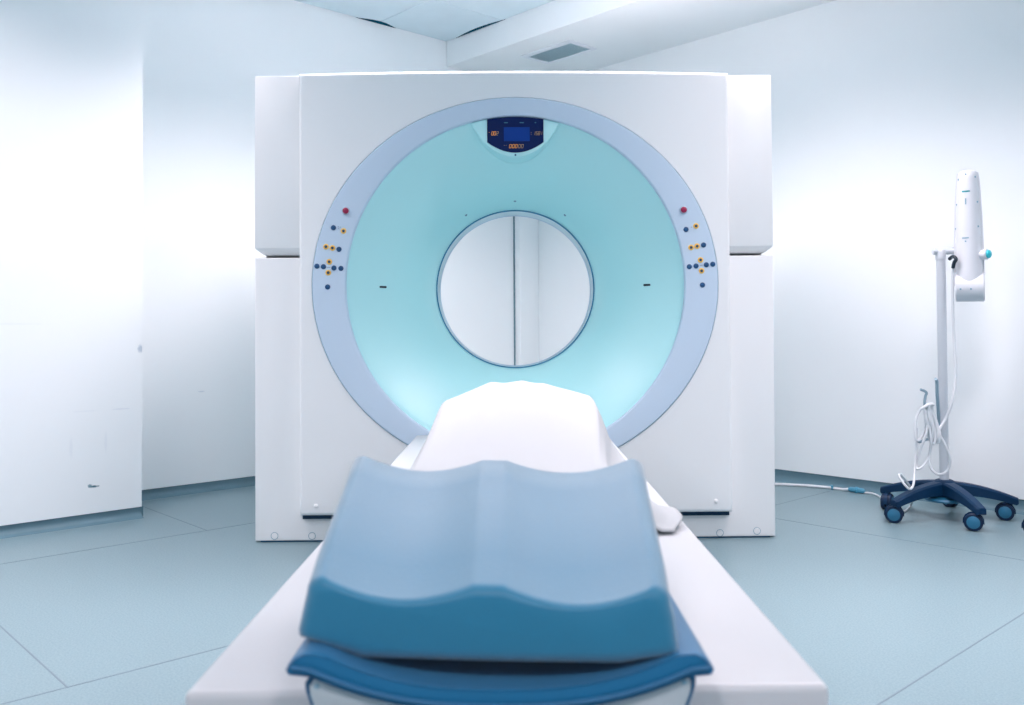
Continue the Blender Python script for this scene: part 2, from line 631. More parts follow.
def angles(x0, x1, z0, z1):
    A = [2 * PI * k / NA for k in range(NA)]
    for cx, cz in ((x0, z0), (x1, z0), (x1, z1), (x0, z1)):
        t = math.atan2(cz - CZ, cx - CX) % (2 * PI)
        i = min(range(NA), key=lambda k: abs(A[k] - t))
        A[i] = t
    return A


def ell(a, ra, rb, y):
    # the same direction angle as the rectangle loops
    c, s = math.cos(a), math.sin(a)
    t = 1.0 / math.sqrt((c / ra) ** 2 + (s / rb) ** 2)
    return Vector((CX + c * t, y, CZ + s * t))


# front cover: rounded plate around an oval opening
X0, X1, Z0, Z1 = -0.896, 0.900, 0.119, 1.954
A = angles(X0, X1, Z0, Z1)
b = MB()
lp = [[ell(a, 0.8455, 0.7835, 0.05) for a in A], [ell(a, 0.8455, 0.7835, 0.002) for a in A], [ell(a, 0.8475, 0.7855, 0.0) for a in A]]
RB = 0.016
for k in range(6):
    t = PI / 2 * k / 5
    ins, y = RB * (1 - math.sin(t)), RB * (1 - math.cos(t))
    lp.append([Vector((x, y, z)) for x, z in (rect_point(a, X0 + ins, X1 - ins, Z0 + ins, Z1 - ins, 0.012) for a in A)])
lp.append([Vector((x, 0.10, z)) for x, z in (rect_point(a, X0, X1, Z0, Z1, 0.012) for a in A)])
b.loops(lp)
b.build('front_cover', M['white'], gantry)

# rear housing behind it: side shell and back plate with a round opening
x0, x1, z0, z1 = -1.06, 1.06, 0.03, 1.94
A2 = angles(x0, x1, z0, z1)
b = MB()
b.loops([[Vector((x, 0.11, z)) for x, z in (rect_point(a, x0, x1, z0, z1) for a in A2)],
         [Vector((x, 0.93, z)) for x, z in (rect_point(a, x0, x1, z0, z1) for a in A2)],
         [Vector((x, 0.95, z)) for x, z in (rect_point(a, x0 + 0.02, x1 - 0.02, z0 + 0.02, z1 - 0.02) for a in A2)],
         [ell(a, 0.62, 0.62, 0.95) for a in A2]])
b.build('rear_housing', M['white'], gantry)


# upper side covers with an undercut lower edge, one on each side
def side_cover(xi, xo):
    bm = bmesh.new()
    s = 1 if xo > xi else -1
    rings = []
    for (z, ins, yf) in ((1.203, 0.028, 0.086), (1.228, 0.0, 0.045), (1.957, 0.0, 0.045)):
        rings.append([bm.verts.new(p) for p in ((xi, yf, z), (xo - s * ins, yf, z), (xo - s * ins, 0.78, z), (xi, 0.78, z))])
    bm.faces.new(rings[0])
    bm.faces.new(rings[2])
    for a_, b_ in zip(rings[:-1], rings[1:]):
        for i in range(4):
            bm.faces.new((a_[i], a_[(i + 1) % 4], b_[(i + 1) % 4], b_[i]))
    bmesh.ops.recalc_face_normals(bm, faces=bm.faces)
    bmesh.ops.bevel(bm, geom=list(bm.edges), offset=0.004, segments=2, profile=0.5, affect='EDGES')
    q = MB()
    q.bm_add(bm)
    q.build('side_cover', M['white'], gantry)


side_cover(-0.87, -1.091)
side_cover(0.87, 1.093)

# lower frame: one U-shaped cover, both sides and the strip along the floor
b = MB()
o = [(-1.091, 0.006), (1.091, 0.006), (1.094, 1.190), (0.86, 1.190), (0.86, 0.135), (-0.86, 0.135), (-0.86, 1.190), (-1.092, 1.190)]
b.prism(o, 0.050, 0.78, 0.007)
b.build('lower_frame', M['white'], gantry)
b = MB()
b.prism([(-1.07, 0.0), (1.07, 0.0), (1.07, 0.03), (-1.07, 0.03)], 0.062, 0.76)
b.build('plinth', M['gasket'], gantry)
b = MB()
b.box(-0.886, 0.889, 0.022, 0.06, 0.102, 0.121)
b.build('shadow_strip', M['navy'], gantry)  # solid navy strip; the shade below the front cover as colour
for sx in (-1, 1):
    b = MB()
    b.lathe([(0.001, 0.0), (0.034, 0.0), (0.034, 0.03), (0.022, 0.045), (0.022, 0.10)], 20, (sx * 1.085, 0.42, 0.0), cap0=True, cap1=True)
    b.build('foot', M['base'], gantry)

# round plugs near the floor and two white buttons on the front cover
for (px, py) in ((274.5, 536), (312, 536), (720, 533), (757, 531)):
    p = loc_at(px, py, 0.049)
    b = MB()
    b.lathe([(0.0155, 0.004), (0.0155, -0.0005), (0.0135, -0.0005), (0.0135, 0.004)], 28, (p.x, 0.05, p.z), 'y')
    f = MB()
    f.lathe([(0.013, 0.004), (0.013, -0.001), (0.012, -0.002), (0.0005, -0.002)], 28, (p.x, 0.05, p.z), 'y', cap1=True)
    pl = f.build('plug', M['white'], gantry)
    b.build('plug_ring', M['screw'], pl)
for (px, py) in ((316, 506), (716, 501)):
    p = loc_at(px, py, 0.0)
    b = MB()
    b.lathe([(0.009, 0.004), (0.009, -0.003), (0.006, -0.006), (0.0005, -0.007)], 20, (p.x, 0.0, p.z), 'y', cap1=True)
    b.build('cover_stud', M['stud'], gantry)

# control ring: flat oval band around the funnel
A3 = [2 * PI * k / 256 for k in range(256)]
b = MB()
lp = [[ell(a, 0.842, 0.780, 0.045) for a in A3], [ell(a, 0.842, 0.780, -0.004) for a in A3], [ell(a, 0.839, 0.777, -0.008) for a in A3]]
for k in range(5):
    t = PI / 2 * k / 4
    lp.append([ell(a, 0.7115 - 0.008 * math.sin(t), 0.7115 - 0.008 * math.sin(t), -0.008 + 0.010 * (1 - math.cos(t))) for a in A3])
lp.append([ell(a, 0.7035, 0.7035, 0.024) for a in A3])
b.loops(lp)
ring = b.build('control_ring', M['ring'], gantry)
b = MB()
b.loops([[ell(a, 0.8465, 0.7845, 0.006) for a in A3], [ell(a, 0.841, 0.779, 0.006) for a in A3]])
b.build('ring_gasket', M['ring_line'], gantry)

# funnel
PROF = [(0.7045, 0.012), (0.695, 0.016), (0.675, 0.030), (0.640, 0.058), (0.600, 0.092), (0.555, 0.132), (0.510, 0.176), (0.470, 0.222),
        (0.435, 0.270), (0.406, 0.318), (0.384, 0.364), (0.370, 0.400), (0.3655, 0.420)]
pp = catmull([Vector((r_, y_, 0)) for r_, y_ in PROF], 4)
b = MB()
b.lathe([(p.x, p.y) for p in pp], 192, (CX, 0, CZ), 'y')
b.build('bore_funnel', M['cyan'], gantry)
b = MB()
b.lathe([(0.3655, 0.416), (0.3600, 0.416), (0.3600, 0.424), (0.3665, 0.424)], 160, (CX, 0, CZ), 'y')
b.build('bore_gasket', M['bore_line'], gantry)
b = MB()
b.lathe([(0.3630, 0.424), (0.3630, 0.60)], 160, (CX, 0, CZ), 'y')
b.build('bore_window', M['tube'], gantry)
b = MB()
b.lathe([(0.3630, 0.60), (0.3600, 0.602), (0.3600, 0.607), (0.3660, 0.609)], 160, (CX, 0, CZ), 'y')
b.build('rear_gasket', M['ring'], gantry)
b = MB()
b.lathe([(0.366, 0.609), (0.40, 0.68), (0.46, 0.78), (0.54, 0.88), (0.62, 0.95)], 128, (CX, 0, CZ), 'y')
b.build('rear_funnel', M['cyan'], gantry)


def funnel_y(r):
    for (r0, y0), (r1, y1) in zip(PROF[:-1], PROF[1:]):
        if r1 <= r <= r0:
            return y0 + (y1 - y0) * (r0 - r) / (r0 - r1)
    return PROF[-1][1]


def on_funnel(px, py):
    y = 0.1
    for _ in range(30):
        p = loc_at(px, py, y)
        y = 0.5 * y + 0.5 * funnel_y(math.hypot(p.x - CX, p.z - CZ))
    return loc_at(px, py, y)


# laser slots and small screws in the funnel
for (px, py) in ((383, 287), (647, 285)):
    p = on_funnel(px, py)
    s = 1 if p.x > 0 else -1
    b = MB()
    b.box(-0.0175, 0.0175, -0.003, 0.004, -0.0048, 0.0048, 0.003, 2, mtx=Matrix.Translation(p) @ Matrix.Rotation(-s * R(40), 4, 'Z'))
    b.build('laser_slot', M['black'], gantry)
for (px, py) in ((515, 201), (466, 215), (565, 215)):
    p = on_funnel(px, py)
    n = Vector((CX - p.x, -0.35, CZ - p.z)).normalized()
    b = MB()
    b.lathe([(0.006, -0.003), (0.006, 0.0015), (0.0005, 0.002)], 12, cap1=True)
    for v in b.v:
        v.xyz = p + n.to_track_quat('Z', 'Y') @ v
    b.build('funnel_screw', M['screw'], gantry)

# display pod at the top of the funnel
DX = 0.005
n = 28
top = []
for k in range(n + 1):
    x = -0.186 + 0.372 * k / n
    top.append((DX + x, CZ + math.sqrt(0.7025 ** 2 - x * x)))
bot = []
zt = CZ + math.sqrt(0.7025 ** 2 - 0.186 ** 2)
for k in range(1, n):
    x = 0.186 - 0.372 * k / n
    q = abs(x) / 0.186
    bot.append((DX + x, 1.603 + (zt - 1.603) * (0.72 * q ** 2 + 0.28 * q ** 4)))
b = MB()
b.prism(top + bot, 0.0025, 0.28, 0.006, 3)
pod = b.build('display_pod', M['cyan'], gantry)


def arc3(xa, za, zm, xb, k=14):
    """points from (xa,za) over mid height zm to (xb,za)"""
    out = []
    for i in range(k + 1):
        t = i / k
        x = xa + (xb - xa) * t
        out.append((x, za + (zm - za) * (1 - (2 * t - 1) ** 2)))
    return out


b = MB()
b.prism(arc3(-0.1125, 1.760, 1.7695, 0.1225) + arc3(0.1225, 1.664, 1.6205, -0.1125), -0.0015, 0.004, 0.001, 1)
panel = b.build('display', M['panel'], gantry)
b = MB()
b.box(-0.043, 0.065, -0.0022, 0.0, 1.668, 1.7265)
b.build('screen', M['screen'], panel)
SEG = {'a': (0, 1, 1, 1), 'b': (1, 1, 1, .5), 'c': (1, .5, 1, 0), 'd': (0, 0, 1, 0), 'e': (0, .5, 0, 0), 'f': (0, 1, 0, .5), 'g': (0, .5, 1, .5)}
DIG = {'0': 'abcdef', '1': 'bc', '5': 'afgcd', '8': 'abcdefg', '2': 'abged', '-': 'g'}


def readout(text, x, z, w, h, pitch, material, name='digit_readout'):
    q = MB()
    th = 0.00085
    sl = 0.18 * h
    for i, ch in enumerate(text):
        ox = x + i * pitch
        for s_ in DIG.get(ch, ''):
            xa, za, xb, zb = SEG[s_]
            pa = Vector((ox + xa * w + za * sl, -0.0024, z + za * h))
            pb = Vector((ox + xb * w + zb * sl, -0.0024, z + zb * h))
            if ch == '-':
                pa, pb = pa + (pb - pa) * 0.1, pa + (pb - pa) * 0.8
            d = (pb - pa).normalized()
            t = Vector((-d.z, 0, d.x)) * th
            pts = [pa + t, pb + t, pb - t, pa - t]
            q.loops([[p_ for p_ in pts], [p_ + Vector((0, 0.0012, 0)) for p_ in pts]], True, True, True)
        if ch in '.:':
            for zz in ((0.2, 0.75) if ch == ':' else (0.75,)):
                q.box(ox, ox + 0.0022, -0.0024, -0.0012, z + zz * h - 0.0011, z + zz * h + 0.0011)
    return q.build(name, material, panel, flat=True)


readout('.00', -0.105, 1.6935, 0.0072, 0.0145, 0.0098, M['led'])
readout('2', -0.0745, 1.6935, 0.0072, 0.0145, 0.0098, M['led_dim'])
readout(':158', 0.070, 1.6935, 0.0060, 0.0145, 0.0100, M['led_dim'])
readout('1', 0.1085, 1.6935, 0.006, 0.0145, 0.01, M['led_dim'])
readout('000', -0.021, 1.6395, 0.0076, 0.0145, 0.0122, M['led'])
readout('..  ', -0.042, 1.6395, 0.0076, 0.0145, 0.0072, M['led_dim'])
readout('00', 0.0165, 1.6395, 0.0076, 0.0145, 0.0122, M['led_dim'])
for (x, w) in ((-0.034, 0.008), (0.032, 0.009), (0.089, 0.003)):
    b = MB()
    b.box(x - w, x + w, -0.0022, -0.001, 1.7435, 1.7475)
    b.build('indicator', M['icon'], panel)
b = MB()
b.lathe([(0.004, 0.003), (0.004, -0.0015), (0.0005, -0.002)], 12, (DX, 0.0, 1.6105), 'y', cap1=True)
b.build('pod_screw', M['gasket'], pod)

# buttons on the control ring
BT = [('r', 346, 211), ('b', 333.5, 227.7), ('a', 343.5, 231), ('a', 326, 246.7), ('a', 332.5, 248), ('b', 339, 249.3),
      ('a', 329.3, 261.8), ('b', 317, 266.2), ('b', 323.5, 266.7), ('b', 334, 268), ('b', 341, 268.4), ('a', 328.3, 272.7), ('b', 327.7, 287),
      ('r', 683.5, 210), ('b', 686, 229.5), ('a', 696, 226), ('a', 691, 247.5), ('a', 697, 246.2), ('b', 703.5, 245),
      ('a', 700.5, 260), ('b', 689.3, 266.7), ('b', 696, 266), ('b', 706.3, 264.8), ('b', 712.7, 264.2), ('a', 701.5, 270.8), ('b', 702.4, 285)]
for kind, px, py in BT:
    p = loc_at(px, py, -0.008)
    at_ = (p.x, -0.008, p.z)
    b = MB()
    if kind == 'b':
        b.lathe([(0.0108, 0.002), (0.0108, -0.002), (0.009, -0.0032), (0.0005, -0.0034)], 20, at_, 'y', cap1=True)
        b.build('button', M['btn_blue'], ring)['label'] = 'blue button'
    elif kind == 'a':
        b.lathe([(0.0118, 0.002), (0.0118, -0.0018), (0.0105, -0.0026), (0.0005, -0.0026)], 20, at_, 'y', cap1=True)
        b.lathe([(0.0062, -0.002), (0.0062, -0.0034), (0.0005, -0.0036)], 14, at_, 'y', cap1=True, mi=1)
        b.build('button', [M['btn_amber'], M['btn_dark']], ring)['label'] = 'amber ringed button'
    else:
        b.lathe([(0.0125, -0.002), (0.0125, -0.010), (0.0095, -0.0125), (0.0005, -0.013)], 22, at_, 'y', cap1=True, mi=0)
        b.lathe([(0.0175, 0.002), (0.0175, -0.003), (0.0145, -0.005), (0.0125, -0.005)], 22, at_, 'y', mi=1)
        b.build('stop_button', [M['btn_red'], M['btn_collar']], ring)['label'] = 'red stop button with grey collar'
for (px, py, w, h) in ((338.3, 226.8, 0.5, 0.5), (340.3, 227.2, 0.4, 0.4), (338.6, 228.6, 0.4, 0.4), (328.8, 267.3, 1.5, 0.35), (691.3, 227.2, 0.5, 0.4), (701.2, 265.4, 1.3, 0.35)):
    p = loc_at(px, py, -0.008)
    b = MB()
    b.box(p.x - w * 0.0041, p.x + w * 0.0041, -0.0092, -0.007, p.z - h * 0.0041, p.z + h * 0.0041)
    b.build('printed_mark', M['print'], ring)

# ------------------------------------------------------------------ patient table (local y = gantry local y + 1.35)
TY = 1.35
TC = -0.016                   # centre line of the table
table = thing('patient_table', 'long white patient table with a curved blue cradle pad, running into the scanner', 'patient table',
              MX @ Vector((TC, -TY, 0)), YAW)


def T(x, y, z):
    return Vector((x - TC, y + TY, z))


def tbox(q, x0, x1, y0, y1, z0, z1, *a, **k):
    q.box(x0 - TC, x1 - TC, y0 + TY, y1 + TY, z0, z1, *a, **k)


b = MB()
tbox(b, -0.412, 0.376, -2.641, -0.012, 0.27, 0.45, 0.010, 4)
b.build('deck', M['white_deck'], table)
b = MB()
tbox(b, -0.36, 0.33, -2.50, -0.015, 0.02, 0.275, 0.012, 3)
b.build('pedestal', M['white_deck'], table)
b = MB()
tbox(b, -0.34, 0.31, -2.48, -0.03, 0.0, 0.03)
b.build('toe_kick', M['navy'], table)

PCX = -0.026                  # cradle centre
YE = -2.722                   # near end of the pad
YF = -0.52                    # far end


def pad_top(x):
    u = abs(x)
    if u < 0.2:
        return 0.479 + 0.041 * (u / 0.2) ** 2.5
    return 0.520 + 0.002 * min(1, (u - 0.2) / 0.02)


def pad_loop(y, sx=1.0, dz=0.0, squash=1.0):
    """closed cross-section of the pad"""
    pts = []
    N = 36
    for k in range(N + 1):
        x = -0.222 + 0.444 * k / N
        pts.append((x, pad_top(x)))
    pts += [(0.232, 0.517), (0.2395, 0.509), (0.2425, 0.503), (0.240, 0.498)]
    for k in range(N + 1):
        x = 0.228 - 0.456 * k / N
        pts.append((x, pad_top(x * 0.93) - 0.0245))
    pts += [(-0.240, 0.498), (-0.2425, 0.503), (-0.2395, 0.509), (-0.232, 0.517)]
    cz = 0.495
    return [T(PCX + x * sx, y, cz + (z - cz) * squash + dz - 0.011 * x) for x, z in pts]


b = MB()
b.loops([pad_loop(YE + 0.002, 0.990, 0.0, 0.90), pad_loop(YE, 0.994, 0, 0.95), pad_loop(YE + 0.003, 0.999, 0.0, 1.0), pad_loop(YE + 0.012), pad_loop(YE + 0.03), pad_loop(YF)], True, True, True)
b.build('cradle_pad', M['pad'], table)
# piping line along the pad's near edge
b = MB()
b.tube([T(PCX + x, YE - 0.0012, pad_top(x * 0.93) - 0.0155 - 0.011 * x) for x in [-0.236 + 0.472 * k / 48 for k in range(49)]], 0.0036, 8)
b.build('piping', M['gasket'], table)


# cradle shell under the pad (from the pad down to the deck) and its near end cap
def shell_outline(grow=0.0):
    pts = []
    N = 30
    for k in range(N + 1):
        x = -0.205 + 0.410 * k / N
        pts.append((PCX + x, pad_top(x) - 0.026 + grow))
    h = 0.218 + grow
    for (dx, z) in ((h - 0.006, 0.491), (h, 0.482), (h - 0.001, 0.472), (h - 0.006, 0.458), (h - 0.013, 0.440), (h - 0.028, 0.410), (h - 0.06, 0.375 - grow), (h - 0.10, 0.36 - grow)):
        pts.append((PCX + dx, z))
    for (dx, z) in reversed(((h - 0.006, 0.491), (h, 0.482), (h - 0.001, 0.472), (h - 0.006, 0.458), (h - 0.013, 0.440), (h - 0.028, 0.410), (h - 0.06, 0.375 - grow), (h - 0.10, 0.36 - grow))):
        pts.append((PCX - dx, z))
    return [(x - TC, z) for x, z in pts]


b = MB()
b.prism(shell_outline(), -2.712 + TY, -2.66 + TY, 0.004, 2)
cap = b.build('end_cap', M['shell'], table)
b = MB()
b.prism(shell_outline(0.0078), -2.700 + TY, -2.640 + TY, 0.003, 2)
b.build('cap_gasket', M['gasket'], cap)
for sx in (-1, 1):
    b = MB()
    b.lathe([(0.0032, 0.003), (0.0032, -0.0012), (0.0004, -0.002)], 14, T(PCX + sx * 0.209, -2.712, 0.484), 'y', cap1=True)
    b.build('cap_screw', M['screw'], cap)
b = MB()
N = 30
lo = []
for y in (-2.64, YF + 0.01):
    l = [T(PCX + (-0.224 + 0.448 * k / N), y, pad_top(-0.224 + 0.448 * k / N) - 0.025) for k in range(N + 1)]
    l += [T(PCX + 0.222, y, 0.4505), T(PCX - 0.222, y, 0.4505)]
    lo.append(l)
b.loops(lo, True, True, True)
b.build('cradle_shell', M['shell'], table)

# ------------------------------------------------------------------ blue leg cushion
CY0, CY1 = -2.705, -2.315
cush = thing('leg_cushion', 'blue wedge shaped leg cushion with two hollows on the near end of the table', 'cushion',
             MX @ Vector((-0.04, -2.51, 0.515)), YAW)


def cush_loop(t, inset=0.0, zin=0.0):
    """closed section at fraction t from near to far end"""
    hw = 0.214 + 0.010 * t - inset
    hb = 0.219 + 0.008 * t - inset
    y = CY0 + (CY1 - CY0) * t
    rise = 0.090 * t - zin
    tilt = -0.020
    skew = -0.012 * (1 - t)
    pts = []
    # top from left to right: rounded shoulder, hollow, ridge, hollow, shoulder
    K = 64
    for k in range(K + 1):
        q = -1 + 2 * k / K
        x = q * (hw - 0.020)
        u = abs(x + 0.004 - 0.004)
        rw = 0.020
        if u < rw:
            z = 0.592 + 0.0005
        else:
            s_ = min(1, (u - rw) / (hw - 0.020 - rw))
            z = 0.592 - 0.0195 * math.sin(PI * min(1, s_ * 0.98)) ** 0.92 + 0.0065 * s_ ** 2
        pts.append((x, z + rise))
    zc = pts[-1][1]
    for k in range(1, 7):
        a_ = PI / 2 * k / 6
        pts.append((hw - 0.020 + 0.020 * math.sin(a_), zc - 0.020 * (1 - math.cos(a_))))
    pts.append((hb - 0.001, 0.560 + rise * 0.5))
    pts.append((hb, 0.524))
    pts.append((hb - 0.001, 0.515 + zin))
    pts.append((hb - 0.068, 0.5035 + zin))
    pts.append((0.0, 0.5025 + zin))
    left = [(-hb + 0.068, 0.5035 + zin), (-hb - 0.004, 0.527 + zin), (-hb - 0.005, 0.535), (-hb + 0.001, 0.560 + rise * 0.5)]
    pts += left
    zc = pts[0][1]
    for k in range(6, 0, -1):
        a_ = PI / 2 * k / 6
        pts.append((-(hw - 0.020) - 0.020 * math.sin(a_), zc - 0.020 * (1 - math.cos(a_))))
    out = []
    for x, z in pts:
        zz = z + (tilt * x if z > 0.55 else tilt * x * 0.55)
        if x > 0 and z > 0.55:
            x *= 0.985 + 0.065 * t
        out.append(Vector((x, y + skew * (x / 0.2) * 1.0 + 2.51, zz - 0.515)))
    return out


def inset_loop(t, y_off, ins):
    base = cush_loop(t)
    c = Vector((0, 0, 0.06))
    zs = [p.z for p in base]
    out = []
    zmid = (max(zs) + min(zs)) / 2
    zr = (max(zs) - min(zs)) / 2
    for p in base:
        fx = max(0.0, (0.219 - ins)) / 0.219
        fz = (zr - ins) / zr
        out.append(Vector((p.x * fx, p.y + y_off, zmid + (p.z - zmid) * fz)))
    return out


b = MB()
lps = []
RC = 0.018
for k in range(6):
    a_ = PI / 2 * k / 5
    lps.append(inset_loop(0.0, RC * (1 - math.sin(a_)), RC * (1 - math.cos(PI / 2 - a_)) if False else RC * (1 - math.sin(a_))))
# rounded near rim: start inset on the end face and turn onto the sides
lps = []
for k in range(6):
    a_ = PI / 2 * k / 5
    lps.append(inset_loop(0.0, -RC * math.cos(a_) + RC, RC * (1 - math.sin(a_))))
for t in (0.2, 0.4, 0.6, 0.8):
    lps.append(cush_loop(t))
for k in range(5, -1, -1):
    a_ = PI / 2 * k / 5
    lps.append(inset_loop(1.0, RC * math.cos(a_) - RC, RC * (1 - math.sin(a_))))
b.loops(lps, True, True, True)
body = b.build('cushion_body', M['blue'], cush, angle=50)

# ------------------------------------------------------------------ white sheet over the cradle
sheet_m = MB()
NY, NX = 60, 56
YS0, YS1 = -1.84, -0.50


def smooth(t):
    t = max(0.0, min(1.0, t))
    return t * t * (3 - 2 * t)


def sheet_profile(y):
    """polyline across (x, z) from left hem to right hem"""
    # flat drape over pad
    k = smooth((y + 1.62) / 0.92)
    # hump section, full height near the far end
    hx = [-0.318, -0.305, -0.288, -0.272, -0.256, -0.243, -0.172, -0.092, -0.03, 0.04, 0.100, 0.180, 0.258, 0.278, 0.305, 0.322, 0.340, 0.352]
    hz = [0.4555, 0.470, 0.498, 0.528, 0.595, 0.637, 0.666, 0.695, 0.6955, 0.6945, 0.6945, 0.670, 0.643, 0.598, 0.522, 0.494, 0.468, 0.4555]
    fx = [-0.335, -0.315, -0.295, -0.278, -0.272, -0.255, -0.180, -0.095, -0.03, 0.03, 0.070, 0.140, 0.205, 0.222, 0.228, 0.26, 0.300, 0.330]
    fz = []
    for x in fx:
        u = x - PCX
        if abs(u) < 0.2355:
            fz.append(pad_top(u) - 0.011 * u + 0.0085)
        else:
            q = min(1.0, (abs(u) - 0.2355) / 0.085)
            fz.append(0.527 + (0.4545 - 0.527) * smooth(q) + 0.002)
    return [(a_ + (c - a_) * k, z0_ + (z1_ - z0_) * k) for a_, c, z0_, z1_ in zip(fx, hx, fz, hz)]


rows = []
for i in range(NY + 1):
    y = YS0 + (YS1 - YS0) * i / NY
    if y > -0.56:
        y0_ = -0.56
    else:
        y0_ = y
    pr = [Vector((x, 0, z)) for x, z in sheet_profile(y0_)]
    # resample evenly
    fine = []
    for a_, c_ in zip(pr[:-1], pr[1:]):
        fine += [a_.lerp(c_, q_ / 4) for q_ in range(4)]
    fine.append(pr[-1])
    row = []
    Lh = smooth((y + 1.5) / 0.8)
    for p in fine:
        x, z = p.x, p.z
        if y > -0.56:
            f_ = smooth((y + 0.56) / 0.06)
            z = z + (min(z, pad_top(max(-0.2, min(0.2, x - PCX))) + 0.006) - z) * f_ * 0.9
        # soft creases
        if z > 0.48:
            z += 0.0035 * Lh * math.sin(7 * y + 20 * x) + 0.006 * Lh * math.exp(-((x - 0.02 - 0.12 * (y + 0.6)) / 0.02) ** 2) * smooth((y + 1.15) / 0.2) \
                 - 0.006 * Lh * math.exp(-((x + 0.05 - 0.22 * (y + 0.6)) / 0.025) ** 2)
        # loose corner lying out over the right side of the deck
        g_ = math.exp(-((y + 1.70) / 0.10) ** 4)
        if x > 0.21:
            w_ = min(1.0, (x - 0.21) / 0.11)
            z += 0.020 * g_ * math.sin(PI * min(1, w_) * 0.8)
            x = 0.21 + (x - 0.21) * (1 + (0.155 / max(0.1, pr[-1].x - 0.21) - 1) * g_)
        row.append(Vector((x, y, z)))
    rows.append(row)
sheet_m.loops([[MX @ p for p in row] for row in rows], closed=False)
sheet = sheet_m.build('bed_sheet', M['sheet'], angle=60)
sol = sheet.modifiers.new('thickness', 'SOLIDIFY')
sol.thickness = 0.0025
sol.offset = 1.0
tag(sheet, 'white sheet draped over the table and raised in a hump before the bore', 'sheet')
# padded head support under the sheet, part of the table
b = MB()
b.loops([[T(x * s_, y, z * sz + (1 - sz) * 0.53) for x, z in ((-0.232, 0.535), (-0.228, 0.615), (-0.155, 0.648), (-0.085, 0.672), (0.095, 0.672), (0.165, 0.645), (0.24, 0.612), (0.235, 0.535))]
         for (y, s_, sz) in ((-0.83, 0.95, 0.5), (-0.80, 1, 0.9), (-0.60, 1, 1.0), (-0.58, 0.97, 0.93))], True, True, True)
b.build('head_support', M['pad'], table)


# ------------------------------------------------------------------ rolling stand with folded arm
def five_star(parent, offset, R_, hub_z):
    """base with five legs, each with a castor (wheel > hub)"""
    q = MB()
    q.lathe([(0.001, hub_z - 0.065), (0.048, hub_z - 0.065), (0.052, hub_z - 0.05), (0.050, hub_z - 0.004), (0.044, hub_z + 0.006), (0.03, hub_z + 0.012), (0.001, hub_z + 0.012)], 32, cap0=True, cap1=True)
    q.build('base_hub', M['base'], parent)
    q = MB()
    q.lathe([(0.001, hub_z - 0.085), (0.085, hub_z - 0.085), (0.09, hub_z - 0.078), (0.085, hub_z - 0.070), (0.04, hub_z - 0.062)], 32, cap0=True, cap1=True)
    q.build('base_plate', M['hub'], parent)
    for k in range(5):
        a_ = offset + k * 2 * PI / 5
        d = Vector((math.cos(a_), math.sin(a_), 0))
        s_ = Vector((-d.y, d.x, 0))
        q = MB()
        lps_ = []
        for i in range(9):
            t = i / 8
            r_ = 0.02 + (R_ + 0.022 - 0.02) * t
            ztop = hub_z + 0.004 - 0.012 * t - 0.050 * t ** 2.0
            h_ = 0.060 - 0.026 * t
            w_ = 0.030 - 0.008 * t
            c = d * r_
            e = 0.008
            lps_.append([c + s_ * x + Vector((0, 0, z)) for x, z in ((-w_, ztop - h_), (-w_, ztop - e), (-w_ + e, ztop), (w_ - e, ztop), (w_, ztop - e), (w_, ztop - h_))])
        # rounded nose
        last = lps_[-1]
        cc = sum(last, Vector()) / len(last)
        lps_.append([cc + (p - cc) * 0.75 + d * 0.010 for p in last])
        q.loops(lps_, True, True, True)
        q.build('leg', M['base'], parent)
        # castor: yoke, then two wheels on an axle
        rad = 0.0385
        sw = R((155, 152, 150, 100, 235)[k])
        cd = Vector((math.cos(sw), math.sin(sw), 0))
        ax = Vector((-cd.y, cd.x, 0))
        base_pt = d * R_
        wc = base_pt + cd * 0.020 + Vector((0, 0, rad))
        q = MB()
        zt_ = hub_z + 0.004 - 0.062 - 0.030
        q.tube([base_pt + Vector((0, 0, zt_ + 0.012)), base_pt + Vector((0, 0, rad + 0.022))], 0.011, 12)
        lps_ = []
        for th_ in range(9):
            t = R(200) * th_ / 8 - R(10)
            p = wc + cd * math.cos(t) * 0.0 + Vector((0, 0, 0))
            o_ = (cd * math.cos(t) + Vector((0, 0, 1)) * math.sin(t))
            lps_.append([wc + o_ * 0.043 + ax * 0.008, wc + o_ * 0.043 - ax * 0.008, wc + o_ * 0.039 - ax * 0.008, wc + o_ * 0.039 + ax * 0.008])
        q.loops(lps_, True, True, True)
        yk = q.build('castor', M['base'], parent)
        for sgn in (-1, 1):
            q = MB()
            qq = ax.to_track_quat('Z', 'Y')
            for prof, mi_ in (([(0.012, 0.004), (rad, 0.004), (rad, 0.020), (rad - 0.004, 0.024), (rad - 0.0115, 0.0245)], 0),
                              ([(rad - 0.0115, 0.0245), (rad - 0.0135, 0.0255), (0.0005, 0.028)], 1)):
                t_ = MB()
                t_.lathe([(r0, h0 * sgn) for r0, h0 in prof], 28, cap1=(mi_ == 1), cap0=(mi_ == 0))
                for v in t_.v:
                    v.xyz = wc + qq @ v
                q2 = t_.build('wheel' if mi_ == 0 else 'wheel_hub', M['tyre'] if mi_ == 0 else M['hub'], yk)


SC = Vector((1.931, 4.19, 0))
stand = thing('equipment_stand', 'rolling stand with a dark blue five-legged base, grey post and white folded arm', 'stand', SC)


def S(x, y, z):
    return Vector((x, y, z))


